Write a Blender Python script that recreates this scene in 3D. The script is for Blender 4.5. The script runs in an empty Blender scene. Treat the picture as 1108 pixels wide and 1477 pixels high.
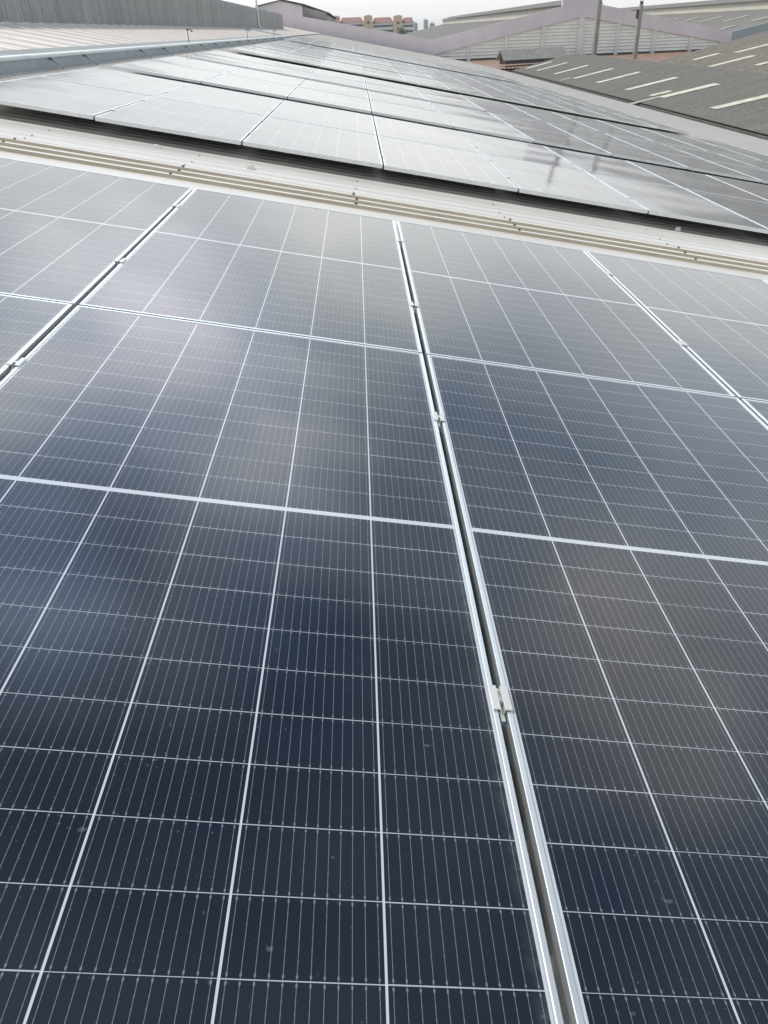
import bpy, math, random
from mathutils import Matrix, Vector
rnd = random.Random(7)
R = math.radians
sc = bpy.context.scene
col = sc.collection

# ------------------------------------------------------------------ camera
cam_d = bpy.data.cameras.new('camera')
cam_d.sensor_fit = 'VERTICAL'; cam_d.sensor_height = 24.0
cam_d.lens = 24.0 * 1055.585 / 1477.0
cam_d.clip_start = 0.05; cam_d.clip_end = 9000
cam = bpy.data.objects.new('camera', cam_d); col.objects.link(cam)
Rw = [[0.9988459660, 0.0470729667, -0.0095326673], [-0.0338444480, 0.5490305943, -0.8351167343], [-0.0340776985, 0.8344756090, 0.5499901530]]
C0 = (-0.21511207, -1.52045693, 1.05939380)
cam.matrix_world = Matrix([Rw[i] + [C0[i]] for i in range(3)] + [[0, 0, 0, 1]])
sc.camera = cam

# ------------------------------------------------------------------ sky, sun, exposure
SUN_EL, SUN_AZ = 58.0, -72.0          # azimuth measured from +Y towards +X
w = bpy.data.worlds.new('World'); sc.world = w; w.use_nodes = True
nt = w.node_tree; nt.nodes.clear()
def N(t, typ, **kw):
    n = t.nodes.new(typ)
    for k, v in kw.items(): setattr(n, k, v)
    return n
def mth(t, op, a, b=None, c=None, clamp=False):
    n = N(t, 'ShaderNodeMath', operation=op); n.use_clamp = clamp
    for i, v in enumerate((a, b, c)):
        if v is None: continue
        if isinstance(v, (int, float)): n.inputs[i].default_value = v
        else: t.links.new(v, n.inputs[i])
    return n.outputs[0]
def ramp(t, fac, stops, interp='LINEAR'):
    n = N(t, 'ShaderNodeValToRGB'); n.color_ramp.interpolation = interp
    e = n.color_ramp.elements
    while len(e) < len(stops): e.new(0.5)
    for i, (p, c) in enumerate(stops):
        e[i].position = p
        e[i].color = (c, c, c, 1) if isinstance(c, (int, float)) else (*c, 1)
    t.links.new(fac, n.inputs[0])
    return n.outputs[0]
def mixc(t, fac, a, b, typ='MIX'):
    n = N(t, 'ShaderNodeMix', data_type='RGBA', blend_type=typ)
    for s, v in ((n.inputs[0], fac), (n.inputs[6], a), (n.inputs[7], b)):
        if isinstance(v, (int, float)):
            s.default_value = v if s == n.inputs[0] else (v, v, v, 1)
        elif isinstance(v, tuple): s.default_value = (*v, 1)
        else: t.links.new(v, s)
    return n.outputs[2]

sky = N(nt, 'ShaderNodeTexSky', sky_type='NISHITA')
sky.sun_disc = False; sky.sun_elevation = R(SUN_EL); sky.sun_rotation = R(SUN_AZ)
sky.dust_density = 4.0; sky.air_density = 1.5
bg1 = N(nt, 'ShaderNodeBackground'); bg1.inputs[1].default_value = 0.10
nt.links.new(sky.outputs[0], bg1.inputs[0])
# an overcast deck: pale haze at the horizon, veiled bright band above it, grey cloud overhead
tc = N(nt, 'ShaderNodeTexCoord')
sep = N(nt, 'ShaderNodeSeparateXYZ'); nt.links.new(tc.outputs['Generated'], sep.inputs[0])
zc = mth(nt, 'MAXIMUM', sep.outputs[2], 0.0)
lev = ramp(nt, zc, [(0.0, 0.365), (0.02, 0.385), (0.045, 0.47), (0.08, 0.565), (0.14, 0.56), (0.34, 0.575), (0.50, 0.50), (0.66, 0.245), (0.80, 0.13), (1.0, 0.20)], 'EASE')
lev = mth(nt, 'MULTIPLY', lev, 2.0)
az = mth(nt, 'MULTIPLY_ADD', sep.outputs[1], 0.22, 0.80)      # brighter ahead, where the veiled sun is
mp = N(nt, 'ShaderNodeMapping'); mp.inputs['Scale'].default_value = (1.0, 1.0, 2.2)
nt.links.new(tc.outputs['Generated'], mp.inputs[0])
nz = N(nt, 'ShaderNodeTexNoise'); nz.inputs['Scale'].default_value = 3.4; nz.inputs['Detail'].default_value = 4.0; nz.inputs['Roughness'].default_value = 0.5
nt.links.new(mp.outputs[0], nz.inputs['Vector'])
cl = ramp(nt, nz.outputs['Fac'], [(0.30, 0.62), (0.50, 0.95), (0.70, 1.28)])
up = mth(nt, 'MULTIPLY_ADD', zc, 4.5, -0.55, clamp=True)
clm = mixc(nt, up, 1.0, cl)
tint = ramp(nt, nz.outputs['Fac'], [(0.33, (0.84, 0.95, 1.12)), (0.5, (0.95, 1.0, 1.03)), (0.67, (1.03, 1.0, 0.96))])
tint = mixc(nt, up, (0.985, 1.0, 1.0), tint)
lvc = mixc(nt, 1.0, tint, clm, 'MULTIPLY')
lvc = mixc(nt, 1.0, lvc, lev, 'MULTIPLY')
lvc = mixc(nt, 1.0, lvc, az, 'MULTIPLY')
lvc = mixc(nt, 1.0, lvc, ramp(nt, zc, [(0.10, (1.0, 1.0, 1.0)), (0.45, (0.95, 1.0, 1.04)), (0.8, (0.80, 0.96, 1.15))]), 'MULTIPLY')
# individual cloud banks: direction, half width in degrees, gain per colour channel at the centre
for (d, hw, gain) in (((-0.12, 0.81, 0.565), 21, (1.45, 1.34, 1.36)), ((-0.10, 0.915, 0.39), 12, (-0.16, -0.14, -0.08)), ((-0.21, 0.69, 0.69), 10, (0.55, 0.72, 1.0)),
                      ((0.128, 0.963, 0.239), 12, (0.16, 0.15, 0.11)), ((0.586, 0.578, 0.568), 8, (0.68, 0.48, 0.32)), ((0.485, 0.692, 0.534), 7, (0.34, 0.22, 0.12)),
                      ((0.332, 0.867, 0.372), 13, (-0.38, -0.33, -0.24)), ((0.161, 0.742, 0.651), 13, (-0.30, -0.24, -0.14)), ((0.56, 0.79, 0.264), 10, (-0.16, -0.10, 0.0))):
    v = Vector(d).normalized()
    dt = N(nt, 'ShaderNodeVectorMath', operation='DOT_PRODUCT'); nt.links.new(tc.outputs['Generated'], dt.inputs[0]); dt.inputs[1].default_value = v
    wob = mth(nt, 'MULTIPLY_ADD', nz.outputs['Fac'], 0.5 * (1 - math.cos(R(hw))), -0.25 * (1 - math.cos(R(hw))))
    mr = N(nt, 'ShaderNodeMapRange', interpolation_type='SMOOTHSTEP'); nt.links.new(mth(nt, 'ADD', dt.outputs['Value'], wob), mr.inputs[0])
    mr.inputs[1].default_value = math.cos(R(hw)); mr.inputs[2].default_value = 1.0
    lvc = mixc(nt, 1.0, lvc, mixc(nt, mr.outputs[0], (1.0, 1.0, 1.0), tuple(1 + g_ for g_ in gain)), 'MULTIPLY')
bg2 = N(nt, 'ShaderNodeBackground'); bg2.inputs[1].default_value = 1.0
nt.links.new(lvc, bg2.inputs[0])
mx = N(nt, 'ShaderNodeMixShader'); mx.inputs[0].default_value = 0.90
nt.links.new(bg1.outputs[0], mx.inputs[1]); nt.links.new(bg2.outputs[0], mx.inputs[2])
out = N(nt, 'ShaderNodeOutputWorld'); nt.links.new(mx.outputs[0], out.inputs[0])

sd = bpy.data.lights.new('sun', 'SUN'); sd.energy = 2.2; sd.angle = R(5); sd.color = (1.0, 0.95, 0.88)
so = bpy.data.objects.new('sun', sd); col.objects.link(so)
sdir = Vector((math.sin(R(SUN_AZ)) * math.cos(R(SUN_EL)), math.cos(R(SUN_AZ)) * math.cos(R(SUN_EL)), math.sin(R(SUN_EL))))
so.rotation_euler = sdir.to_track_quat('Z', 'Y').to_euler(); so.location = (-20, 20, 40)
vs = sc.view_settings
vs.view_transform = 'Standard'; vs.look = 'None'; vs.exposure = 0.45; vs.gamma = 1.0; vs.use_curve_mapping = False

# ------------------------------------------------------------------ materials
def pmat(name, base, rough=0.6, metal=0.0, noise=None, bump=None, spec=0.5, streak=None):
    """plain principled material; noise=(scale, lo, hi) multiplies the base colour, streak=(axis scale vector, lo, hi)"""
    m = bpy.data.materials.new(name); m.use_nodes = True
    t = m.node_tree; b = t.nodes['Principled BSDF']
    b.inputs['Base Color'].default_value = (*base, 1); b.inputs['Roughness'].default_value = rough
    b.inputs['Metallic'].default_value = metal; b.inputs['Specular IOR Level'].default_value = spec
    c = None
    if noise or streak or bump:
        tcn = N(t, 'ShaderNodeTexCoord')
    if noise:
        n = N(t, 'ShaderNodeTexNoise'); n.inputs['Scale'].default_value = noise[0]; n.inputs['Detail'].default_value = 6; n.inputs['Roughness'].default_value = 0.65
        t.links.new(tcn.outputs['Object'], n.inputs['Vector'])
        f = ramp(t, n.outputs['Fac'], [(0.3, noise[1]), (0.7, noise[2])])
        c = mixc(t, 1.0, base, f, 'MULTIPLY')
    if streak:
        mpn = N(t, 'ShaderNodeMapping'); mpn.inputs['Scale'].default_value = streak[0]
        t.links.new(tcn.outputs['Object'], mpn.inputs[0])
        n = N(t, 'ShaderNodeTexNoise'); n.inputs['Scale'].default_value = 1.0; n.inputs['Detail'].default_value = 5
        t.links.new(mpn.outputs[0], n.inputs['Vector'])
        f = ramp(t, n.outputs['Fac'], [(0.32, streak[1]), (0.68, streak[2])])
        c = mixc(t, 1.0, c if c is not None else base, f, 'MULTIPLY')
    if c is not None: t.links.new(c, b.inputs['Base Color'])
    if bump:
        n = N(t, 'ShaderNodeTexNoise'); n.inputs['Scale'].default_value = bump[0]; n.inputs['Detail'].default_value = 3
        t.links.new(tcn.outputs['Object'], n.inputs['Vector'])
        bp = N(t, 'ShaderNodeBump'); bp.inputs['Strength'].default_value = bump[1]; bp.inputs['Distance'].default_value = bump[2]
        t.links.new(n.outputs['Fac'], bp.inputs['Height']); t.links.new(bp.outputs[0], b.inputs['Normal'])
    return m

PW, PL, PH = 1.2985, 2.384, 0.035        # panel width, length, frame height
CW, RP, MID = 0.2115, 0.1064, 0.0080    # cell column pitch, half-cell row pitch, half width of the middle stripe

def cell_material():
    m = bpy.data.materials.new('solar_cells'); m.use_nodes = True
    t = m.node_tree; b = t.nodes['Principled BSDF']
    tcn = N(t, 'ShaderNodeTexCoord'); s = N(t, 'ShaderNodeSeparateXYZ'); t.links.new(tcn.outputs['Object'], s.inputs[0])
    X, Y = s.outputs[0], s.outputs[1]
    info = N(t, 'ShaderNodeObjectInfo')
    def line(frac, pitch, half):         # 1 within half metres of an integer
        d = mth(t, 'MULTIPLY', mth(t, 'MINIMUM', frac, mth(t, 'SUBTRACT', 1.0, frac)), pitch)
        return mth(t, 'LESS_THAN', d, half), d
    cx = mth(t, 'MULTIPLY_ADD', X, 1.0 / CW, 3.0); fx = mth(t, 'FRACT', cx); ix = mth(t, 'FLOOR', cx)
    colline, _ = line(fx, CW, 0.0018)
    ay = mth(t, 'ABSOLUTE', Y)
    ry = mth(t, 'MULTIPLY', mth(t, 'SUBTRACT', ay, MID), 1.0 / RP); fy = mth(t, 'FRACT', ry); iy = mth(t, 'FLOOR', ry)
    sy = mth(t, 'SIGN', Y)
    cid = N(t, 'ShaderNodeCombineXYZ'); t.links.new(ix, cid.inputs[0]); t.links.new(mth(t, 'MULTIPLY', mth(t, 'ADD', iy, 1.0), sy), cid.inputs[1])
    t.links.new(mth(t, 'MULTIPLY', info.outputs['Random'], 97.0), cid.inputs[2])
    wn = N(t, 'ShaderNodeTexWhiteNoise', noise_dimensions='3D'); t.links.new(cid.outputs[0], wn.inputs['Vector'])
    # gap between half cells differs a little from string to string
    half = mth(t, 'MULTIPLY_ADD', wn.outputs['Value'], 0.0006, 0.00040)
    rowline, rd = line(fy, RP, half)
    midline = mth(t, 'LESS_THAN', ay, MID)
    edge = mth(t, 'MAXIMUM', mth(t, 'GREATER_THAN', mth(t, 'ABSOLUTE', X), 3 * CW - 0.001), mth(t, 'GREATER_THAN', ay, MID + 11 * RP - 0.001))
    white = mth(t, 'MAXIMUM', mth(t, 'MAXIMUM', colline, rowline), mth(t, 'MAXIMUM', midline, edge))
    # twelve busbar wires per cell with solder pads at the cell ends
    fb = mth(t, 'FRACT', mth(t, 'MULTIPLY_ADD', fx, 12.0, 0.5))
    bd = mth(t, 'MULTIPLY', mth(t, 'MINIMUM', fb, mth(t, 'SUBTRACT', 1.0, fb)), CW / 12.0)
    pad = mth(t, 'MULTIPLY', mth(t, 'GREATER_THAN', rd, 0.0032), mth(t, 'LESS_THAN', rd, 0.0068))
    fp = mth(t, 'FRACT', mth(t, 'MULTIPLY', fy, 7.0))
    pad2 = mth(t, 'MULTIPLY', mth(t, 'GREATER_THAN', fp, 0.40), mth(t, 'LESS_THAN', fp, 0.60))
    bw = mth(t, 'ADD', mth(t, 'MULTIPLY_ADD', pad, 0.0009, 0.00042), mth(t, 'MULTIPLY', pad2, 0.00016))
    bus = mth(t, 'LESS_THAN', bd, bw)
    # cell colour: deep blue-black, slightly different from cell to cell
    pat = ramp(t, wn.outputs['Value'], [(0.0, (0.0032, 0.0068, 0.0150)), (1.0, (0.0046, 0.0092, 0.0205))])
    c = mixc(t, bus, pat, (0.145, 0.165, 0.20))
    c = mixc(t, white, c, mixc(t, mth(t, 'MAXIMUM', midline, colline), (0.38, 0.405, 0.445), (0.48, 0.505, 0.54)))
    # fine dust specks and smears lying on the glass
    n1 = N(t, 'ShaderNodeTexNoise'); n1.inputs['Scale'].default_value = 46; n1.inputs['Detail'].default_value = 2
    add = N(t, 'ShaderNodeVectorMath', operation='ADD'); t.links.new(tcn.outputs['Object'], add.inputs[0])
    cmb = N(t, 'ShaderNodeCombineXYZ'); t.links.new(mth(t, 'MULTIPLY', info.outputs['Random'], 31.0), cmb.inputs[2]); t.links.new(cmb.outputs[0], add.inputs[1])
    t.links.new(add.outputs[0], n1.inputs['Vector'])
    sp = ramp(t, n1.outputs['Fac'], [(0.72, 0.0), (0.79, 0.10)])
    n2 = N(t, 'ShaderNodeTexNoise'); n2.inputs['Scale'].default_value = 2.6; n2.inputs['Detail'].default_value = 5
    t.links.new(add.outputs[0], n2.inputs['Vector'])
    du = ramp(t, n2.outputs['Fac'], [(0.35, 0.004), (0.70, 0.016)])
    n4 = N(t, 'ShaderNodeTexNoise'); n4.inputs['Scale'].default_value = 150; n4.inputs['Detail'].default_value = 1
    t.links.new(add.outputs[0], n4.inputs['Vector'])
    sp2 = ramp(t, n4.outputs['Fac'], [(0.75, 0.0), (0.81, 0.10)])
    low = ramp(t, X, [(0.0, 0.0), (0.610, 0.0), (0.645, 0.10)])       # dirt washed against the lower frame edge
    low = mth(t, 'MULTIPLY', low, ramp(t, n1.outputs['Fac'], [(0.35, 0.2), (0.65, 1.0)]))
    c = mixc(t, mth(t, 'ADD', mth(t, 'ADD', sp, du), mth(t, 'ADD', sp2, low)), c, (0.62, 0.60, 0.56))
    t.links.new(c, b.inputs['Base Color'])
    b.inputs['Roughness'].default_value = 0.075
    b.inputs['IOR'].default_value = 1.52
    rr = ramp(t, n2.outputs['Fac'], [(0.3, 0.06), (0.7, 0.10)]); t.links.new(rr, b.inputs['Roughness'])
    b.inputs['Sheen Weight'].default_value = 0.42; b.inputs['Sheen Roughness'].default_value = 0.20
    # the glass is not perfectly flat
    n3 = N(t, 'ShaderNodeTexNoise'); n3.inputs['Scale'].default_value = 1.1; n3.inputs['Detail'].default_value = 0
    t.links.new(add.outputs[0], n3.inputs['Vector'])
    bp = N(t, 'ShaderNodeBump'); bp.inputs['Strength'].default_value = 1.0; bp.inputs['Distance'].default_value = 0.006
    t.links.new(n3.outputs['Fac'], bp.inputs['Height']); t.links.new(bp.outputs[0], b.inputs['Normal'])
    return m

M = {}
M['cells'] = cell_material()
M['alu'] = pmat('anodised_aluminium', (0.80, 0.83, 0.84), 0.36, 0.85, noise=(9, 0.93, 1.05))
M['rail'] = pmat('mill_aluminium', (0.62, 0.64, 0.65), 0.42, 0.7, noise=(6, 0.85, 1.05))
M['clamp'] = pmat('clamp_aluminium', (0.66, 0.66, 0.63), 0.45, 0.5)
M['steel'] = pmat('bolt_steel', (0.55, 0.55, 0.52), 0.35, 0.9)
M['roof'] = pmat('painted_roof_sheet', (0.61, 0.585, 0.545), 0.45, 0.0, noise=(0.9, 0.93, 1.06), streak=((0.25, 9, 1), 0.86, 1.06))
M['roof_pink'] = pmat('pinkish_painted_roof_sheet', (0.74, 0.685, 0.64), 0.45, 0.0, noise=(0.9, 0.94, 1.05), streak=((0.25, 9, 1), 0.94, 1.04))
M['stain_shade'] = pmat('khaki_dirt_and_shade_sheet', (0.47, 0.405, 0.30), 0.6, 0.0, noise=(3.0, 0.88, 1.1), streak=((0.5, 14, 1), 0.9, 1.08))  # dirty khaki sheet that also holds the rib webs' shade in its colour
M['galv'] = pmat('galvanised_steel', (0.38, 0.435, 0.475), 0.5, 0.25, noise=(3.0, 0.82, 1.08))
M['galv_dull'] = pmat('dull_galvanised_steel', (0.30, 0.32, 0.315), 0.7, 0.1, noise=(2.5, 0.85, 1.08), spec=0.25)
M['galvlid'] = pmat('galvanised_lid', (0.68, 0.71, 0.71), 0.5, 0.15, noise=(2.0, 0.9, 1.05))
M['cement'] = pmat('weathered_fibre_cement', (0.185, 0.18, 0.167), 0.9, 0.0, noise=(5.0, 0.74, 1.22), streak=((0.18, 3.8, 1), 0.84, 1.12), spec=0.2)
M['cement_light'] = pmat('lighter_fibre_cement', (0.33, 0.325, 0.31), 0.85, 0.0, noise=(1.5, 0.8, 1.12))
M['cement_brown'] = pmat('brown_fibre_cement', (0.215, 0.198, 0.175), 0.9, 0.0, noise=(1.6, 0.7, 1.22), streak=((0.25, 1.2, 1), 0.85, 1.12), spec=0.2)
M['skylight'] = pmat('frp_skylight', (0.63, 0.61, 0.50), 0.55, 0.0, noise=(1.6, 0.7, 1.1))
M['skylight_dirty'] = pmat('dirty_frp_skylight', (0.42, 0.39, 0.32), 0.7, 0.0, noise=(1.2, 0.8, 1.1))
M['vent'] = pmat('grey_corrugated_cladding', (0.30, 0.303, 0.295), 0.6, 0.1, streak=((1, 1.6, 0.12), 0.78, 1.12), noise=(0.5, 0.9, 1.06))
M['lavender'] = pmat('lavender_fascia', (0.71, 0.64, 0.68), 0.6, 0.0, noise=(0.35, 0.94, 1.04), streak=((0.6, 1, 0.15), 0.95, 1.03))
M['bluegrey'] = pmat('blue_grey_fascia', (0.36, 0.41, 0.43), 0.6, 0.0, noise=(0.35, 0.92, 1.04))
M['siding'] = pmat('white_louvre', (0.90, 0.90, 0.86), 0.65, 0.0, noise=(0.6, 0.9, 1.04))
M['concrete'] = pmat('cast_concrete', (0.76, 0.76, 0.73), 0.8, 0.0, noise=(1.5, 0.85, 1.06))
M['pole'] = pmat('weathered_concrete', (0.36, 0.35, 0.31), 0.85, 0.0, noise=(1.2, 0.75, 1.12), streak=((2.5, 2.5, 0.3), 0.8, 1.1))
M['dark'] = pmat('dark_iron', (0.06, 0.06, 0.06), 0.6, 0.3)
M['strut'] = pmat('dull_steel_rod', (0.15, 0.155, 0.16), 0.6, 0.3)
M['brick'] = pmat('low_brick_wall', (0.21, 0.165, 0.14), 0.85, 0.0, noise=(2.0, 0.7, 1.2))
M['terracotta'] = pmat('terracotta_tile', (0.24, 0.15, 0.115), 0.8, 0.0, noise=(1.3, 0.65, 1.25))
M['tile_pale'] = pmat('lime_washed_tile', (0.50, 0.42, 0.35), 0.85, 0.0, noise=(1.3, 0.6, 1.2))
M['cream'] = pmat('cream_monitor', (0.56, 0.53, 0.46), 0.7, 0.0, noise=(0.4, 0.9, 1.05))
M['peach'] = pmat('peach_render', (0.70, 0.50, 0.36), 0.8, 0.0, noise=(0.12, 0.92, 1.04))
M['aptwhite'] = pmat('white_render', (0.80, 0.81, 0.81), 0.8, 0.0, noise=(0.12, 0.9, 1.04))
M['glass_dark'] = pmat('dark_window_glass', (0.10, 0.12, 0.14), 0.15, 0.0)
M['redroof'] = pmat('red_roof_tile', (0.27, 0.15, 0.135), 0.8, 0.0, noise=(0.2, 0.8, 1.15))
M['towerblock'] = pmat('pale_tower_render', (0.55, 0.58, 0.60), 0.8)
M['ground'] = pmat('yard_ground', (0.20, 0.19, 0.17), 0.95, 0.0, noise=(0.05, 0.7, 1.2))
M['leaf'] = pmat('leaf', (0.06, 0.085, 0.035), 0.7, 0.0, noise=(0.4, 0.6, 1.5))
M['dark_wall'] = pmat('eave_gap_shade_wall', (0.13, 0.125, 0.115), 0.9, 0.0, noise=(1.0, 0.7, 1.2))  # shade of the gap under the shed eave, put into wall and gutter colour
M['bark'] = pmat('bark', (0.12, 0.10, 0.08), 0.9)
M['screw'] = pmat('dark_screw_washer', (0.05, 0.048, 0.045), 0.6, 0.2)
M['plaster'] = pmat('wall_plaster', (0.55, 0.54, 0.50), 0.85, 0.0, noise=(0.4, 0.85, 1.05))
M['chip'] = pmat('white_chip', (0.8, 0.8, 0.78), 0.6)

# ------------------------------------------------------------------ mesh helpers
class MB:
    def __init__(s): s.v = []; s.f = []; s.mi = []
    def add(s, vs_, fs, mi=0):
        o = len(s.v); s.v += [tuple(v) for v in vs_]
        for f in fs: s.f.append([o + i for i in f]); s.mi.append(mi)
        return s
    def box(s, x0, y0, z0, x1, y1, z1, mi=0, bev=0.0, skip=()):
        if bev <= 0:
            vs_ = [(x0, y0, z0), (x1, y0, z0), (x1, y1, z0), (x0, y1, z0), (x0, y0, z1), (x1, y0, z1), (x1, y1, z1), (x0, y1, z1)]
            return s.add(vs_, [(0, 3, 2, 1), (4, 5, 6, 7), (0, 1, 5, 4), (1, 2, 6, 5), (2, 3, 7, 6), (3, 0, 4, 7)], mi)
        b = bev
        rings = []
        for z, i in ((z0, b), (z0 + b, 0), (z1 - b, 0), (z1, b)):
            rings.append([(x0 + i, y0 + b if i == 0 else y0 + i, z), (x1 - i, y0 + i, z), (x1 - i, y1 - i, z), (x0 + i, y1 - i, z)])
        rings = [[(x0 + i, y0 + i, z), (x1 - i, y0 + i, z), (x1 - i, y1 - i, z), (x0 + i, y1 - i, z)] for z, i in ((z0, b), (z0 + b, 0), (z1 - b, 0), (z1, b))]
        vs_ = [p for r in rings for p in r]
        fs = [(3, 2, 1, 0), (12, 13, 14, 15)]
        for r in range(3):
            for k in range(4): fs.append((r * 4 + k, r * 4 + (k + 1) % 4, r * 4 + 4 + (k + 1) % 4, r * 4 + 4 + k))
        return s.add(vs_, fs, mi)
    def prism(s, poly, axis, a, b, mi=0):
        """closed polygon extruded along an axis ('x': poly=(y,z); 'y': poly=(x,z); 'z': poly=(x,y))"""
        n = len(poly)
        def P(p, t): return {'x': (t, p[0], p[1]), 'y': (p[0], t, p[1]), 'z': (p[0], p[1], t)}[axis]
        vs_ = [P(p, a) for p in poly] + [P(p, b) for p in poly]
        fs = [list(range(n))[::-1], list(range(n, 2 * n))] + [(k, (k + 1) % n, n + (k + 1) % n, n + k) for k in range(n)]
        return s.add(vs_, fs, mi)
    def tube(s, pts, rad, seg=10, mi=0, cap=True):
        pts = [Vector(p) for p in pts]; rings = []
        if not isinstance(rad, (list, tuple)): rad = [rad] * len(pts)
        for i, p in enumerate(pts):
            d = (pts[min(i + 1, len(pts) - 1)] - pts[max(i - 1, 0)]).normalized()
            a = d.orthogonal().normalized(); b = d.cross(a)
            if i and rings:
                pa = (rings[-1][0] - pts[i - 1]); pa = (pa - d * pa.dot(d)).normalized(); a = pa; b = d.cross(a)
            rings.append([p + (a * math.cos(2 * math.pi * k / seg) + b * math.sin(2 * math.pi * k / seg)) * rad[i] for k in range(seg)])
        vs_ = [q for r in rings for q in r]; fs = []
        for r in range(len(rings) - 1):
            for k in range(seg): fs.append((r * seg + k, r * seg + (k + 1) % seg, (r + 1) * seg + (k + 1) % seg, (r + 1) * seg + k))
        if cap: fs += [tuple(range(seg))[::-1], tuple(range((len(rings) - 1) * seg, len(rings) * seg))]
        return s.add(vs_, fs, mi)
    def sheet(s, prof, along, a, b, thick, mis=None, other=None):
        """open profile [(t,z)] swept between a and b; along='x' (t runs in y) or 'y' (t runs in x), given a thickness"""
        n = len(prof)
        def P(t, z, q): return (q, t, z) if along == 'x' else (t, q, z)
        vs_ = [P(t, z, a) for t, z in prof] + [P(t, z, b) for t, z in prof] + [P(t, z - thick, a) for t, z in prof] + [P(t, z - thick, b) for t, z in prof]
        o = len(s.v); s.v += vs_
        flip = along == 'y'
        for k in range(n - 1):
            f = [k, n + k, n + k + 1, k + 1]; g = [2 * n + k, 2 * n + k + 1, 3 * n + k + 1, 3 * n + k]
            if flip: pass
            else: f.reverse(); g.reverse()
            f = f[::-1]; g = g[::-1]
            m_ = mis[k] if mis else 0
            s.f.append([o + i for i in f]); s.mi.append(m_)
            s.f.append([o + i for i in g]); s.mi.append(m_)
            s.f.append([o + i for i in (k, k + 1, 2 * n + k + 1, 2 * n + k)]); s.mi.append(m_)
            s.f.append([o + i for i in (n + k + 1, n + k, 3 * n + k, 3 * n + k + 1)]); s.mi.append(m_)
        for k in (0, n - 1):
            s.f.append([o + i for i in (k, n + k, 3 * n + k, 2 * n + k)]); s.mi.append(0)
        return s
    def build(s, name, mats, parent=None, smooth=False, loc=None, rot=None):
        me = bpy.data.meshes.new(name); me.from_pydata(s.v, [], s.f)
        if not isinstance(mats, (list, tuple)): mats = [mats]
        for m in mats: me.materials.append(m)
        me.polygons.foreach_set('material_index', s.mi)
        if smooth: me.polygons.foreach_set('use_smooth', [True] * len(s.f))
        me.update(); me.validate()
        o = bpy.data.objects.new(name, me); col.objects.link(o)
        if parent is not None: o.parent = parent
        if loc is not None: o.location = loc
        if rot is not None: o.rotation_euler = rot
        return o
def empty(name, loc=(0, 0, 0), rot=(0, 0, 0)):
    o = bpy.data.objects.new(name, None); o.empty_display_size = 0.2; col.objects.link(o)
    o.location = loc; o.rotation_euler = rot; return o
def tag(o, label=None, cat=None, group=None, kind=None):
    if label: o['label'] = label
    if cat: o['category'] = cat
    if group: o['group'] = group
    if kind: o['kind'] = kind
    return o
def copy_tree(o, parent=None):
    kids = [k for k in col.objects if k.parent == o]
    c = o.copy(); col.objects.link(c)
    if parent is not None: c.parent = parent
    for k in kids: copy_tree(k, c)
    return c

TILT = R(11.0)
MT = Matrix.Rotation(TILT, 3, 'Y')               # roof frame (u down the slope, v along the building, h off the sheet) -> world
ROT = (0.0, TILT, 0.0)
def rw(u, v, h): return MT @ Vector((u, v, h))
ORD = ['first', 'second', 'third', 'fourth', 'fifth', 'sixth', 'seventh', 'eighth', 'ninth', 'tenth', 'eleventh', 'twelfth']

# ------------------------------------------------------------------ ground
g = MB().add([(-2000, -400, -10), (2000, -400, -10), (2000, 2500, -10), (-2000, 2500, -10)], [(0, 1, 2, 3)])
tag(g.build('ground', M['ground']), kind='structure')

# ------------------------------------------------------------------ the roof we stand on
UE, UR = 17.95, -8.0                             # eave, foot of the ridge monitor
hall = empty('warehouse', (0, 0, 0), ROT)
tag(hall, 'long warehouse with pale ribbed metal roof carrying the solar panels', 'building')
PAN, CREST = -0.150, -0.122
prof = []; mis = []
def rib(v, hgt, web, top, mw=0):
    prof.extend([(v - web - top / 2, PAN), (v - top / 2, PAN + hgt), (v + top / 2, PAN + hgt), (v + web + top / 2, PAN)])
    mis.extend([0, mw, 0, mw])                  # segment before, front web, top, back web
v = -4.0; prof.append((v, PAN)); ribs = []
vv = -3.8
while vv < 119.8:
    if 3.9 < vv < 4.55: vv = 4.62; continue
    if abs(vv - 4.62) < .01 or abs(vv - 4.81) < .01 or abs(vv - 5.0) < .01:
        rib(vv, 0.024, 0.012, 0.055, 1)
    elif 5.15 < vv < 7.0: rib(vv, 0.006, 0.012, 0.02)
    else: rib(vv, 0.026, 0.014, 0.035)
    vv = round(vv + 0.19, 4)
    if 3.7 < vv < 4.6: vv = 4.62
prof.append((120.4, PAN)); mis.append(0)
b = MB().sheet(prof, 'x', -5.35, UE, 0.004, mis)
roof = b.build('roof', [M['roof'], M['stain_shade']], hall)
# upper roof sheets lap over the lower ones just left of the cable tray
prof = [(-4.0, -0.055)]
vv = -3.6
while vv < 119.5:
    big = int(round((vv + 3.6) / 0.36)) % 3 == 0
    hh = 0.034 if big else 0.012
    prof += [(vv - .05, -.055), (vv - .02, -.055 + hh), (vv + .02, -.055 + hh), (vv + .05, -.055)]
    vv += 0.36
prof.append((120.4, -0.055))
b = MB().sheet(prof, 'x', UR - 4.5, -5.05, 0.005)
b.build('upper_roof', M['roof_pink'], hall)
# eave wall, end wall, eave trim
e0 = rw(UE, 0, PAN)
wl = MB().box(e0.x - 0.55, -4, -10, e0.x - 0.30, 120, e0.z - 0.10)
o = wl.build('eave_wall', M['plaster'], hall); o.matrix_parent_inverse = Matrix.Rotation(-TILT, 4, 'Y')
b = MB().box(UE - 0.02, -4, PAN - 0.13, UE + 0.012, 120.3, PAN - 0.006)
b.build('eave_trim', M['galv'], hall)
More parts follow.
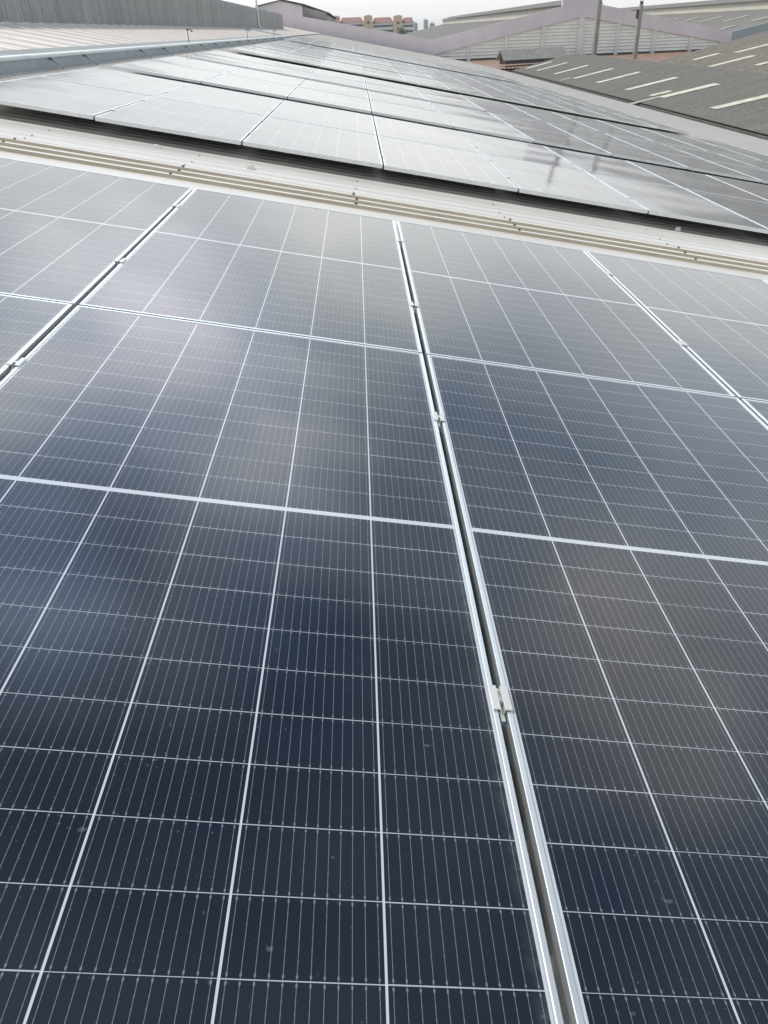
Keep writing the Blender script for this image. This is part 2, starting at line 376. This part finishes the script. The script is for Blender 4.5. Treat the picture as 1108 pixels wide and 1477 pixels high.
# screws in the bare strip
sm = MB().tube([(0, 0, 0), (0, 0, 0.004), (0, 0, 0.0045)], [0.015, 0.015, 0.009], 8).tube([(0, 0, 0.004), (0, 0, 0.014)], 0.0075, 6)
scr0 = sm.build('screw', M['screw'], roof)
first = True
for su in (-2.95, -1.66, -0.25, 1.07, 2.58, 3.9, 5.2, 6.5):
    for sv, hh in ((4.30, 0), (4.62, .024), (4.81, .024), (5.0, .024), (5.19, .004), (5.38, .004), (5.76, .004)):
        o = scr0 if first else scr0.copy()
        if not first: col.objects.link(o); o.parent = roof
        first = False
        o.location = (su + rnd.uniform(-.02, .02), sv + rnd.uniform(-.008, .008), PAN + hh + 0.001); o.scale = [rnd.uniform(.72, .86)] * 3 if hh > .02 else [rnd.uniform(.5, .62)] * 3

# ridge monitor: corrugated grey wall on the ridge
wld = Matrix.Rotation(-TILT, 4, 'Y')
f0 = rw(UR, 0, -0.08)
MX, MZ, MTOP = f0.x, f0.z, f0.z + 1.42
b = MB(); prof = []
vv = -2.0
while vv < 93.6:
    prof += [(vv, 0), (vv + .07, .028), (vv + .12, .028), (vv + .19, 0)]
    vv += 0.25
V1 = prof[-1][0]
n = len(prof)
vs_ = [(MX + d, t, MZ - .05) for t, d in prof] + [(MX + d, t, MTOP - .22) for t, d in prof] + [(MX + d - 0.10, t, MTOP - .03) for t, d in prof] + [(MX - 0.5, t, MTOP + .03) for t, d in prof] + [(MX - 4.6, t, MTOP + .12) for t, d in prof]
fs = []
for k in range(n - 1):
    for r in range(4): fs.append((r * n + k, r * n + k + 1, (r + 1) * n + k + 1, (r + 1) * n + k))
fs.append([0, n, 2 * n, 3 * n, 4 * n] + []) ; fs.pop()
b.add(vs_, fs)
b.add([(MX, V1, MZ - .05), (MX, V1, MTOP - .22), (MX - .1, V1, MTOP - .03), (MX - .5, V1, MTOP + .03), (MX - 4.6, V1, MTOP + .12), (MX - 4.6, V1, MZ - .05)], [(0, 1, 2, 3, 4, 5)])
o = b.build('roof_monitor', M['vent'], hall); o.matrix_parent_inverse = wld
b = MB().box(MX + .03, -2, MZ - .02, MX + .16, V1, MZ + .02)
o = b.build('flashing', M['roof'], hall); o.matrix_parent_inverse = wld
b = MB().tube([(MX + .10, 68.5, MZ + 1.9), (MX + .10, 68.5, MZ + .25), (MX + .22, 68.5, MZ + .08), (MX + .6, 68.5, MZ - .06)], .075, 8)
o = b.build('downpipe', M['galvlid'], hall); o.matrix_parent_inverse = wld

# ------------------------------------------------------------------ cable tray along the panels, with its branch to the monitor
tray = empty('cable_tray', rw(-4.66, 30, -.062), ROT)
tag(tray, 'long galvanised cable tray running along the ridge end of the solar panels', 'cable tray')
b = MB().box(-.34, -26, -.075, .0, 28.4, .088, bev=.006); b.build('trough', M['galv'], tray)
for k in range(18):
    y0 = -26 + k * 3.02
    lb = MB().box(-.36, y0, .0905, -.07, y0 + 3.004, .106, bev=.003); lid = lb.build('lid', M['galv_dull'], tray)
    MB().prism([(-.068, .0905), (.016, .0905), (.016, .070), (.021, .070), (.021, .096), (.012, .112), (-.060, .112), (-.068, .106)], 'y', y0, y0 + 3.004).build('lip', M['galvlid'], lid)
b = MB().box(-3.7, 27.2, -.01, -.45, 28.3, .09, bev=.006); b.build('branch_trough', M['galv'], tray)
st = MB().tube([(-.0, -.3, .055), (.13, -.40, .025), (.27, -.54, -.02)], .012, 8).tube([(.0, -.27, .055), (.0, -.33, .055)], .022, 8)
s0 = st.build('strut', M['strut'], tray)
for i, vk in enumerate((10.9, 12.5, 16.2, 18.3, 20.9, 23.2, 25.6, 28.4, 31.2, 34.2, 37.5, 41, 45, 49)):
    o = s0 if i == 0 else s0.copy()
    if i: col.objects.link(o); o.parent = tray
    o.location = (0, vk - 30 + .3, 0)
for i, vk in enumerate((9.6, 11.0, 12.9, 15.0, 17.2, 19.4, 21.7, 24.1, 26.9, 30.0)):
    bm_ = MB().box(-.30, vk - 30 - .03, -.09, -.12, vk - 30 + .03, -.077); bm_.build('support_foot', M['galv'], tray)
for i, (vk, lab) in enumerate(((21.8, 'thin sprinkler riser with hooked head standing on the nearer stretch of cable tray'), (34.6, 'thin sprinkler riser with hooked head midway along the far cable tray'), (46.5, 'tiny farthest sprinkler riser near the far end of the cable tray'))):
    e = empty('sprinkler', rw(-4.72, vk, .046), (0, 0, 0)); tag(e, lab, 'sprinkler', 'sprinklers on the cable tray')
    MB().tube([(0, 0, -.01), (0, 0, .27)], .010, 8).build('riser', M['dark'], e)
    MB().tube([(0, 0, .26), (.02, 0, .29), (.08, 0, .30), (.11, 0, .26)], .011, 8).tube([(.108, 0, .265), (.112, 0, .235)], .024, 8).tube([(-.005, 0, .28), (-.005, 0, .31)], .022, 8).build('head', M['dark'], e)

# ------------------------------------------------------------------ solar panels
def frame_mesh():
    b = MB(); hx, hy = PW / 2, PL / 2
    pr = [(0, -PH), (0, -.0012), (.0012, 0), (.0088, 0), (.0100, -.0010), (.0100, -.005), (.0025, -.005), (.0025, -PH + .002), (.028, -PH + .002), (.028, -PH)]
    n = len(pr); vs_ = []
    for d, z in pr: vs_ += [(-hx + d, -hy + d, z), (hx - d, -hy + d, z), (hx - d, hy - d, z), (-hx + d, hy - d, z)]
    fs = []
    for i in range(n):
        j = (i + 1) % n
        for k in range(4): fs.append((i * 4 + k, i * 4 + (k + 1) % 4, j * 4 + (k + 1) % 4, j * 4 + k))
    return b.add(vs_, fs)
def glass_mesh():
    b = MB(); nx, ny = 14, 24; hx, hy = PW / 2 - .009, PL / 2 - .009; sag = .0032
    vs_ = []; fs = []
    for j in range(ny + 1):
        for i in range(nx + 1):
            x = -hx + 2 * hx * i / nx; y = -hy + 2 * hy * j / ny
            z = -.0022 - sag * (1 - (x / hx) ** 2) * (1 - (y / hy) ** 2)
            vs_.append((x, y, z))
    for j in range(ny):
        for i in range(nx):
            a = j * (nx + 1) + i; fs.append((a, a + 1, a + nx + 2, a + nx + 1))
    b.add(vs_, fs)
    return b
def back_mesh():
    b = MB().box(-PW / 2 + .012, -PL / 2 + .012, -.0125, PW / 2 - .012, PL / 2 - .012, -.0105)
    b.box(-.06, -.05, -.030, .06, .05, -.0127)
    return b
proto = empty('solar_panel')
frame_mesh().build('frame', M['alu'], proto)
gl = glass_mesh().build('cell_sheet', M['cells'], proto, smooth=True)
back_mesh().build('backsheet', pmat('white_backsheet', (0.7, 0.7, 0.7), 0.6), proto)

PU, PV, GAPV = 1.3162, 2.400, 0.016
# (start v, u offset, jitter in degrees, description of the pair of rows)
BLOCKS = [(-1.192, 0.0, .03, 'nearest array'),
          (5.998, 0.0, .08, 'first array past the bare roof strip'),
          (11.484, 0.0, .10, 'second array past the bare roof strip'),
          (16.75, 0.0, .10, 'third array past the bare roof strip'),
          (23.69, 0.0, .09, 'fourth array past the bare roof strip'),
          (29.17, 0.0, .09, 'fifth array past the bare roof strip'),
          (34.70, 0.0, .09, 'sixth array past the bare roof strip'),
          (40.20, 0.0, .09, 'seventh array past the bare roof strip'),
          (48.53, -0.38, .08, 'eighth array past the bare roof strip'),
          (54.0, -0.38, .08, 'ninth array past the bare roof strip'),
          (59.5, -0.38, .08, 'tenth array past the bare roof strip')]
first = True
for bi, (v0, du, jit, desc) in enumerate(BLOCKS):
    for r in range(2):
        for k in range(-3, 8):
            if bi == 0 and (k > 3 or (r == 0 and k > 2)): continue      # wholly outside the frame
            if bi == 1 and k > 6: continue
            p = proto if first else copy_tree(proto); first = False
            u = (k + .5) * PU + du; v = v0 + r * PV + PL / 2
            p.location = rw(u, v, 0)
            p.rotation_euler = (R(rnd.gauss(0, jit)), TILT + R(rnd.gauss(0, jit)), 0)
            rowname = 'near row' if r == 0 else 'far row'
            n_ = 7 if bi == 0 else 11
            tag(p, f'solar panel, {ORD[k + 3]} from ridge end, {rowname}, {desc}', 'solar panel', 'solar panels laid in rows on the metal roof')

# rails under the panels, with feet on the roof ribs
def rail(u0, u1):
    e = empty('mounting_rail')
    b = MB().box(u0, -.02, -.040, u1, .02, .0, bev=.003); b.build('rail_bar', M['rail'], e)
    k = u0 + .35
    while k < u1:
        f = MB().box(k - .03, -.045, -.083, k + .03, .05, -.077).box(k - .03, -.030, -.083, k + .03, -.0235, -.005).tube([(k, -.035, -.077), (k, -.035, -.060)], .008, 6)
        f.build('rail_foot', M['clamp'], e); k += 1.3162
    return e
for bi, (v0, du, jit, desc) in enumerate(BLOCKS):
    for r in range(2):
        for q in range(2):
            if bi > 4: continue
            vq = v0 + r * PV + PL / 2 + (-.58, .625)[q]
            if bi == 0 and (r == 0 and q == 0): pass
            key = 'railproto'
            if bi == 0 and r == 0 and q == 0:
                RP0 = rail(-3 * PU + .02, 8 * PU - .02); e = RP0
            else: e = copy_tree(RP0)
            e.location = rw(du, vq, -PH - .001); e.rotation_euler = ROT
            tag(e, f"{'nearer' if q == 0 else 'farther'} mounting rail under the {'near' if r == 0 else 'far'} row, {desc}", 'mounting rail', 'mounting rails under the solar panels')

# mid clamps in the gaps between neighbouring panels
cp = empty('panel_clamp')
b = MB().box(-.0185, -.030, .0008, -.0040, .030, .0040, bev=.0007).box(.0040, -.030, .0008, .0185, .030, .0040, bev=.0007)
b.box(-.0055, -.030, -.012, -.0042, .030, .0006).box(.0042, -.030, -.012, .0055, .030, .0006)
b.box(-.0041, -.047, -.0125, .0041, .034, -.0085)
b.build('clamp_body', M['clamp'], cp)
b = MB().tube([(0, -.004, -.0085), (0, -.004, .0015)], .0078, 14).tube([(0, -.004, .0016), (0, -.004, .0030)], [.0060, .0058], 14)
b.build('bolt', M['steel'], cp)
first = True
for bi in (0, 1, 2):
    v0, du, jit, desc = BLOCKS[bi]
    for k in range(-2, 8):
        if bi == 0 and not -1 <= k <= 3: continue
        for r in range(2):
            for q in range(2):
                vq = v0 + r * PV + PL / 2 + (-.58, .625)[q]
                if bi == 0 and k != 0 and vq < .5: continue
                c = cp if first else copy_tree(cp); first = False
                c.location = rw(k * PU, vq + rnd.uniform(-.012, .012), 0); c.rotation_euler = ROT
                c.rotation_euler.z = R(rnd.uniform(-1.5, 1.5))
                tag(c, f"{ORD[r * 2 + q]} clamp along {ORD[k + 2]} gap from ridge end, {desc}", 'panel clamp', 'clamps in the gaps between panels')
# crumbs lying on the bare strip
for (u, v, lab) in ((-2.03, 5.78, 'white flake lying on the pale roof strip towards the left'), (-1.18, 5.55, 'white flake lying on the pale roof strip below the middle panels'), (3.0, 6.05, 'small upright white flake on the right end of the pale roof strip')):
    b = MB().add([(-.03, -.02, 0), (.028, -.024, 0), (.035, .02, 0), (-.02, .026, 0), (-.024, -.014, .03), (.02, -.018, .038), (.026, .014, .03), (-.014, .018, .034)], [(0, 3, 2, 1), (4, 5, 6, 7), (0, 1, 5, 4), (1, 2, 6, 5), (2, 3, 7, 6), (3, 0, 4, 7)])
    o = b.build('flake', M['chip'], None, loc=rw(u, v, PAN + .001), rot=ROT)
    tag(o, lab, 'debris')

# ------------------------------------------------------------------ neighbouring fibre-cement roofs on the right
def corr_sheet(along_len, pitch, amp, slope_len, seg=4, start=0.0):
    """corrugations run up the slope (local x), waves along local y"""
    n = int(along_len / pitch * seg); pr = [(i * pitch / seg, amp * math.sin(2 * math.pi * i / seg)) for i in range(n + 1)]
    return MB().sheet(pr, 'x', start, slope_len, .008)
P1 = R(12.0)
shed = empty('corrugated_shed', (18.55, 22, -10))
tag(shed, 'grey weathered fibre cement shed roof with pale skylight strips beside the white roof edge', 'building')
L1 = 8.4 / math.cos(P1)
z0 = -4.02
rf = corr_sheet(84, .26, .028, L1, start=1.0).build('roof', M['cement'], shed, loc=(0, 0, z0 + 10), rot=(0, -P1, 0))
rf2 = corr_sheet(84, .26, .028, L1).build('roof', M['cement'], shed, loc=(8.4, 0, z0 + 10 + 8.4 * math.tan(P1)), rot=(0, P1, 0))
rd = MB().tube([(8.4, 0, z0 + 9.98 + 8.4 * math.tan(P1)), (8.4, 84, z0 + 9.98 + 8.4 * math.tan(P1))], .07, 8).build('ridge_cap', M['cement'], shed)
MB().box(1.25, .2, 0, 1.45, 83.8, z0 + 10.15).build('wall', M['dark_wall'], shed)
b = MB().box(.86, 0, z0 + 9.97, 1.06, 84, z0 + 10.11); b.build('gutter', M['dark_wall'], shed)
for k in range(2):
    yy = (0.2, 83.8)[k]
    MB().prism([(1.5, 0), (16.3, 0), (16.3, z0 + 9.96), (8.4, z0 + 9.9 + 8.4 * math.tan(P1)), (1.5, z0 + 10.2)], 'y', yy - .1, yy + .1).build('gable_wall', M['plaster'], shed)
def skylight(parent, u0, u1, y0, wid, m='skylight', p=P1, amp=.04):
    n = 8; pr = [(i * wid / n, amp * .7 * math.sin(2 * math.pi * i / 4)) for i in range(n + 1)]
    b = MB().sheet(pr, 'x', u0, u1, .006)
    for k in range(len(b.v)): b.v[k] = (b.v[k][0], b.v[k][1] + y0 + (b.v[k][0] - u0) * -.22, b.v[k][2] + .045)
    return b.build('skylight', M[m], parent)
for (ub, ut, yb, wd) in ((20.8, 24.4, 47.3, 0.98), (20.8, 24.2, 56.0, 1.1), (20.8, 24.3, 63.8, 0.98), (20.9, 24.3, 72.5, 0.98), (20.8, 24.2, 80.1, 0.98), (20.8, 24.1, 88.6, 0.98), (20.8, 24.0, 97.1, 0.98), (20.7, 23.6, 103.2, 1.1), (20.8, 24.4, 38.5, 0.98), (20.8, 24.4, 29.8, 1.1)):
    skylight(rf, (ub - 18.55) / math.cos(P1), (ut - 18.55) / math.cos(P1), yb - 22 - .6, wd)
skylight(rf, 2.2, 3.5, 57.4 - 22, .8); 
for o_ in (skylight(rf, .35, 2.3, 56.2 - 22 + .2, .7, 'skylight_dirty'), skylight(rf, 1.3, 2.3, 80.1 - 22 + 1.0, .7, 'skylight_dirty')): o_['label'] = 'brown stained strip of old skylight'

P2 = R(12.0)
shed2 = empty('corrugated_shed', (36.6, 40, -10))
tag(shed2, 'brownish fibre cement shed roof farther right, rising behind the grey shed roof ridge', 'building')
L2 = 19.0 / math.cos(P2)
rg = corr_sheet(68, .28, .03, L2).build('roof', M['cement_brown'], shed2, loc=(0, 0, 10 - 4.02), rot=(0, -P2, 0))
MB().box(.3, .2, 0, .5, 67.8, 5.9).build('wall', M['plaster'], shed2)
MB().prism([(.5, 0), (18.7, 0), (18.7, 5.9 + 18.6 * math.tan(P2)), (.5, 5.92)], 'y', 67.6, 67.8).build('gable_wall', M['plaster'], shed2)
MB().box(18.7, .2, 0, 18.9, 67.8, 5.9 + 18.6 * math.tan(P2)).build('wall', M['plaster'], shed2)
for (ub, ut, yb) in ((40.2, 42.9, 100.2), (38.6, 42.9, 91.4), (40.2, 44.0, 83.8), (40.2, 44.0, 75), (43.5, 47.0, 96.5), (47.5, 51.0, 93), (40.2, 44.0, 66), (40.2, 44, 57)):
    skylight(rg, (ub - 36.6) / math.cos(P2), (ut - 36.6) / math.cos(P2), yb - 40 - .6, 1.2, 'skylight', P2)

# ------------------------------------------------------------------ multi-span factory closing the view
FY = 122.0
fac = empty('factory', (0, FY, -10))
tag(fac, 'multi-span factory hall with lavender gable fascia and white louvred walls behind the sheds', 'building')
def S(x): # underside of the fascia band along the facade
    pk = [(-31.0, -2.19), (-10.05, 1.66), (10.93, -2.19), (31.8, 1.64), (53.7, -2.30)]
    for (xa, za), (xb, zb) in zip(pk, pk[1:]):
        if xa <= x <= xb: return za + (zb - za) * (x - xa) / (xb - xa)
BH = 1.82
def lav(pts, top=None, y0=-.35, y1=0.0, m='lavender'):
    b = MB(); lo = [(x, S(x) + 10) for x in pts]; hi = [(x, S(x) + BH + 10 - (.35 if abs(x - 53.7) < .1 else 0)) for x in pts]
    return b.prism(lo + hi[::-1], 'y', y0, y1).build('fascia', M[m], fac)
lav([-31.0, -10.05, 10.93]); lav([10.94, 31.8, 53.7])
# panel seams of the fascia: thin proud cover strips
for xs in (-6.0, -1.2, 3.6, 8.4, 15.5, 20.6, 25.7, 36.9, 42.4, 48.0):
    b = MB().box(xs - .03, -.362, S(xs) + 10.04, xs + .03, -.352, S(xs) + BH + 9.9); b.build('cover_strip', M['lavender'], fac)
# raised fascia at the peaks
MB().prism([(28.93, 11.5), (34.18, 11.5), (34.18, 14.9), (28.93, 14.9)], 'y', -.36, .3).build('peak_fascia', M['lavender'], fac)
MB().prism([(-13.5, 11.2), (-7.3, 11.2), (-7.3, 14.22), (-10.2, 14.85), (-13.5, 14.3)], 'y', -.36, .3).build('peak_fascia', M['lavender'], fac)
b = MB().prism([(-13.7, 14.26), (-10.2, 14.86), (-7.2, 14.2), (-7.2, 14.30), (-10.2, 14.98), (-13.7, 14.38)], 'y', -.6, .5); b.build('roof_trim', M['dark'], fac)
# left span's monitor seen end on, receding along the ridge (louvred side, dark eave)
b = MB().prism([(-7.3, 12.5), (-7.3, 14.15), (-4.0, 13.3), (-4.0, 12.4)], 'y', .35, 60); b.build('monitor_side', M['vent'], fac)
b = MB().prism([(-10.2, 14.98), (-7.0, 14.28), (-3.6, 13.2), (-3.6, 13.32), (-7.0, 14.42), (-10.2, 15.1)], 'y', .32, 62); b.build('monitor_roof', M['cement'], fac)
# white louvred wall below the fascia
def wall_poly(x0, x1, zb):
    xs = [x0] + [x for x in (10.93, 31.8) if x0 < x < x1] + [x1]
    return [(x0, zb), (x1, zb)] + [(x, S(x) + 10 + .05) for x in xs[::-1]]
MB().prism(wall_poly(10.95, 53.0, 7.16), 'y', .12, .25).build('wall', M['siding'], fac)
lv = 0
z = 7.16
while z < 11.35:
    # each blade spans the width available under the gable
    xa = 31.8 - (1.64 - (z - .25 - 10)) / .1835; xb = 31.8 + (1.64 - (z - .25 - 10)) / .1800
    xa = max(xa, 11.2); xb = min(xb, 52.6)
    if xb - xa > 1.0:
        b = MB().prism([(.11, z + .34), (.11, z + .02), (-.13, z), (-.13, z + .035), (.06, z + .32)], 'x', xa, xb); b.build('louvre', M['siding'], fac)
    z += 0.40
MB().prism([(10.95, 2.0), (53.0, 2.0), (53.0, 7.15), (10.95, 7.15)], 'y', .10, .3).build('base_wall', M['brick'], fac)
for xs in (10.95, 16.0, 21.35, 26.6, 31.9, 37.25, 42.6, 47.95, 52.6):
    wd = .42 if abs(xs - 31.9) < .1 else .24
    b = MB().box(xs - wd, -.30, 0, xs + wd, .09, 10 + S(min(xs, 53.6)) - .01); b.build('post', M['concrete'], fac)
# roof slopes behind the fascia (left-facing slopes seen over the valleys) and ridge monitors
def slope(x0, z0_, x1, z1, y1, m, name='roof'):
    b = MB().prism([(x0, z0_), (x1, z1), (x1, z1 - .15), (x0, z0_ - .15)], 'y', .28, y1)
    return b.build(name, M[m], fac)
slope(10.93, 8.55, 31.8, 12.35, 170, 'cement'); slope(53.7, 8.1, 31.82, 12.35, 170, 'cement')
slope(10.92, 8.55, -10.05, 12.35, 170, 'cement'); slope(-31, 8.55, -10.07, 12.35, 170, 'cement')
sr = slope(53.72, 8.1, 76, 12.3, 170, 'cement')
slope(96, 8.1, 76.02, 12.3, 170, 'cement')
for xk in range(14):
    for rr in range(2):
        x0 = 57.5 + rr * 7; yy = 6 + xk * 11
        zz = 8.1 + (x0 - 53.72) * (4.2 / 22.28)
        b = MB().prism([(x0, zz + .03), (x0 + 4.2, zz + .03 + 4.2 * .1885), (x0 + 4.2, zz + .09 + 4.2 * .1885), (x0, zz + .09)], 'y', yy, yy + 1.4); b.build('skylight', M['skylight_dirty'], fac)
for xc in (31.8, 76.0):
    MB().box(xc - 2.6, .31, 11.6, xc + 2.6, 168, 13.0).build('ridge_monitor', M['cream'], fac)
    b = MB().prism([(xc - 3.0, 13.02), (xc, 13.75), (xc + 3.0, 13.02), (xc + 3.0, 13.16), (xc, 13.92), (xc - 3.0, 13.16)], 'y', .33, 168.4); b.build('monitor_roof', M['cement'], fac)
b = MB().prism([(53.72, 7.70), (76, 11.9), (96, 8.1), (96, 9.7), (76, 13.5), (53.72, 9.12)], 'y', -.30, .05); b.build('end_fascia', M['bluegrey'], fac)
MB().prism([(53.72, 0), (96, 0), (96, 8.05), (76, 11.85), (53.72, 7.65)], 'y', .07, .25).build('wall', M['siding'], fac)
MB().prism([(-31, 0), (10.93, 0), (10.93, 7.8), (-10.05, 11.6), (-31, 7.8)], 'y', .02, .25).build('wall', M['siding'], fac)

# ------------------------------------------------------------------ low roofs between the sheds and the factory
tr = empty('tiled_shed', (15.0, 106.5, -10))
tag(tr, 'low shed with a rusty terracotta tiled roof in front of the white louvred wall', 'building')
pr = [(i * .13, .10 * abs(math.sin(math.pi * i / 4))) for i in range(278)]
b = MB().sheet(pr, 'y', 0, 14.3, .03, [(k // 2) % 2 for k in range(277)])
for k in range(len(b.v)): x, y, zz = b.v[k]; b.v[k] = (x, y, zz + 6.36 + y * .034)
b.build('roof', [M['terracotta'], M['tile_pale']], tr)
MB().box(.3, .3, 0, 36, 14.1, 6.25).build('wall', M['brick'], tr)
# small gabled lantern roof
dm = empty('lantern_roof', (18.35, 109.0, -3.22), (0, 0, R(20)))
tag(dm, 'small grey corrugated gable roof standing among the low roofs left of the grey shed', 'roof')
A = []
n = 60
pr = [(i * 9.7 / n, .035 * math.sin(2 * math.pi * i / 3)) for i in range(n + 1)]
for sgn, nm in ((-1, 'front_slope'), (1, 'rear_slope')):
    b = MB().sheet(pr, 'y', 0, 1.05, .03)
    for k in range(len(b.v)):
        x, y, zz = b.v[k]; t = y / 1.05
        b.v[k] = (x + t * .62 * 0, sgn * (1.0 - y / 1.05) * 1.0, zz + .45 + t * 1.15)
    b.build(nm, M['cement_light'], dm)
MB().prism([(-.85, .0), (.85, .0), (.85, .42), (0, 1.45), (-.85, .42)], 'x', .5, 9.3).build('wall', M['dark'], dm)

# ------------------------------------------------------------------ concrete poles
def pole(x, y, ztop, lab, r0, r1, hat):
    e = empty('concrete_pole', (x, y, -10)); tag(e, lab, 'pole', 'concrete poles by the factory')
    MB().tube([(0, 0, 0), (0, 0, 5), (0, 0, ztop + 10)], [r0 * 1.15, r0, r1], 14).build('shaft', M['pole'], e)
    for k in range(6):
        zz = ztop + 10 - 1.1 - k * .85
        MB().tube([(-r1 - .05, 0, zz), (r1 + .05, 0, zz)], .016, 6).build('step_bolt', M['dark'], e)
    if hat:
        MB().tube([(0, 0, ztop + 10), (0, 0, ztop + 10.25)], [r1 * .92, r1 * .75], 12).tube([(-.12, 0, ztop + 10.25), (-.12, 0, ztop + 10.65)], .03, 6).tube([(.14, 0, ztop + 10.25), (.14, 0, ztop + 10.55)], .03, 6).build('cap', M['dark'], e)
        MB().box(-r1 - .20, -.12, ztop + 8.75, -r1 - .01, .12, ztop + 9.55, bev=.03).build('junction_box', M['dark'], e)
pole(28.24, 100.6, 6.2, 'taller pale concrete pole in front of the gable peak, running out of the picture top', .33, .27, False)
pole(29.9, 90.6, 2.38, 'darker concrete pole with an iron cap and box, right of the taller pole', .27, .20, True)

# ------------------------------------------------------------------ far apartment block, towers, trees
ap = empty('apartment_block', (0, 570, -10))
tag(ap, 'distant white apartment block with red roofs and peach stair towers beyond the lavender fascia', 'building')
SEG = [(-32, -14.6, 5.9, 9.1), (-9.3, 6.4, 5.6, 8.5), (11.8, 25.7, 4.7, 7.8), (31.1, 38.8, 4.2, 7.2)]
for (x0, x1, ze, zr) in SEG:
    MB().box(x0 + .02, 0, 0, x1 - .02, 13, ze + 10).build('wall', M['aptwhite'], ap)
    b = MB().prism([(x0 + .02, ze + 10.02), (x1 - .02, ze + 10.02), (x1 - 2.0 if x1 < 38 else x1 - 1.0, zr + 10), (x0 + 1.4, zr + 10)], 'y', -.7, 13.6)
    for k in range(len(b.v)):
        x, y, zz = b.v[k]
        if zz > zr + 9.9: b.v[k] = (x, 6.4, zz)
    b.build('roof', M['redroof'], ap)
    for fl in range(5):
        zf = ze + 10 - 2.3 - fl * 2.9
        MB().box(x0 + .6, -.06, zf, x1 - .6, -.01, zf + 1.25).build('window_band', M['glass_dark'], ap)
        MB().box(x0 + .3, -.9, zf - 1.15, x1 - .3, -.02, zf - .12).build('balcony', M['aptwhite'], ap)
for (x0, x1, zt) in ((-14.6, -9.3, 9.2), (6.4, 11.8, 8.9), (25.7, 31.1, 8.2)):
    tw = MB().box(x0, -1.6, 0, x1, 12, zt + 10).build('stair_tower', M['peach'], ap)
    MB().box(x0 + 1.2, .5, zt + 10.01, x1 - .9, 6, zt + 10.45).build('tank_room', M['peach'], tw)
    for fl in range(3): MB().box((x0 + x1) / 2 - .8, -1.66, zt + 5.6 - fl * 3.4, (x0 + x1) / 2 + .8, -1.61, zt + 7.0 - fl * 3.4).build('window', M['glass_dark'], tw)
for (x, wd, top, yy, lab) in ((83, 8, 7.2, 1200, 'far pale low tower block right of the apartment block'), (99, 6, 10.5, 1210, 'far pale tallest tower block on the skyline'), (106, 7, 6.0, 1190, 'far pale rightmost tower block at the dark roof slope')):
    e = empty('tower_block', (x, yy, -10)); tag(e, lab, 'tower', 'pale tower blocks on the skyline')
    MB().box(-wd / 2, 0, 0, wd / 2, 12, top + 10).box(-wd / 4, 2, top + 10.01, wd / 5, 8, top + 11.6).build('wall', M['towerblock'], e)
    for fl in range(6): MB().box(-wd / 2 + .6, -.08, top + 7.6 - fl * 3, wd / 2 - .6, -.02, top + 9 - fl * 3).build('window_band', M['glass_dark'], e)
def tree(x, y, h, rad, lab):
    e = empty('tree', (x, y, -10)); tag(e, lab, 'tree', 'trees before the apartment block')
    MB().tube([(0, 0, 0), (.3, .1, h * .35), (.1, .2, h * .7)], [.32, .22, .1], 8).tube([(.3, .1, h * .35), (1.4, .3, h * .6)], [.14, .06], 6).tube([(.25, .1, h * .4), (-1.3, -.2, h * .62)], [.14, .06], 6).build('trunk', M['bark'], e)
    b = MB()
    cl_ = [(rnd.gauss(0, rad * .45), rnd.gauss(0, rad * .45), h * .68 + rnd.gauss(0, rad * .38), rnd.uniform(.35, .6) * rad) for _ in range(11)]
    for (cx, cy, cz, cr) in cl_:
        for _ in range(130):
            d = Vector((rnd.gauss(0, 1), rnd.gauss(0, 1), rnd.gauss(0, 1))).normalized() * cr * rnd.uniform(.5, 1.0)
            p = Vector((cx, cy, cz)) + d; a = Vector((rnd.gauss(0, 1), rnd.gauss(0, 1), rnd.gauss(0, 1))).normalized() * .34; c_ = a.orthogonal().normalized() * .2
            b.add([p - a, p + c_, p + a, p - c_], [(0, 1, 2, 3)])
    b.build('crown', M['leaf'], e)
tree(29.5, 548, 11.2, 3.2, 'small green tree before the right end of the apartment block')
tree(23.0, 552, 9.4, 2.6, 'lower dark green tree between the peach towers of the apartment block')

# ------------------------------------------------------------------ haze
hm = bpy.data.materials.new('pale_haze'); hm.use_nodes = True
ht = hm.node_tree; ht.nodes.clear()
pv = N(ht, 'ShaderNodeVolumePrincipled'); pv.inputs['Color'].default_value = (0.95, 0.97, 0.98, 1); pv.inputs['Density'].default_value = 0.00022
ho = N(ht, 'ShaderNodeOutputMaterial'); ht.links.new(pv.outputs[0], ho.inputs['Volume'])
hz = MB().box(-2100, -420, -11, 2100, 2520, 12.4).build('haze', hm); tag(hz, kind='stuff')
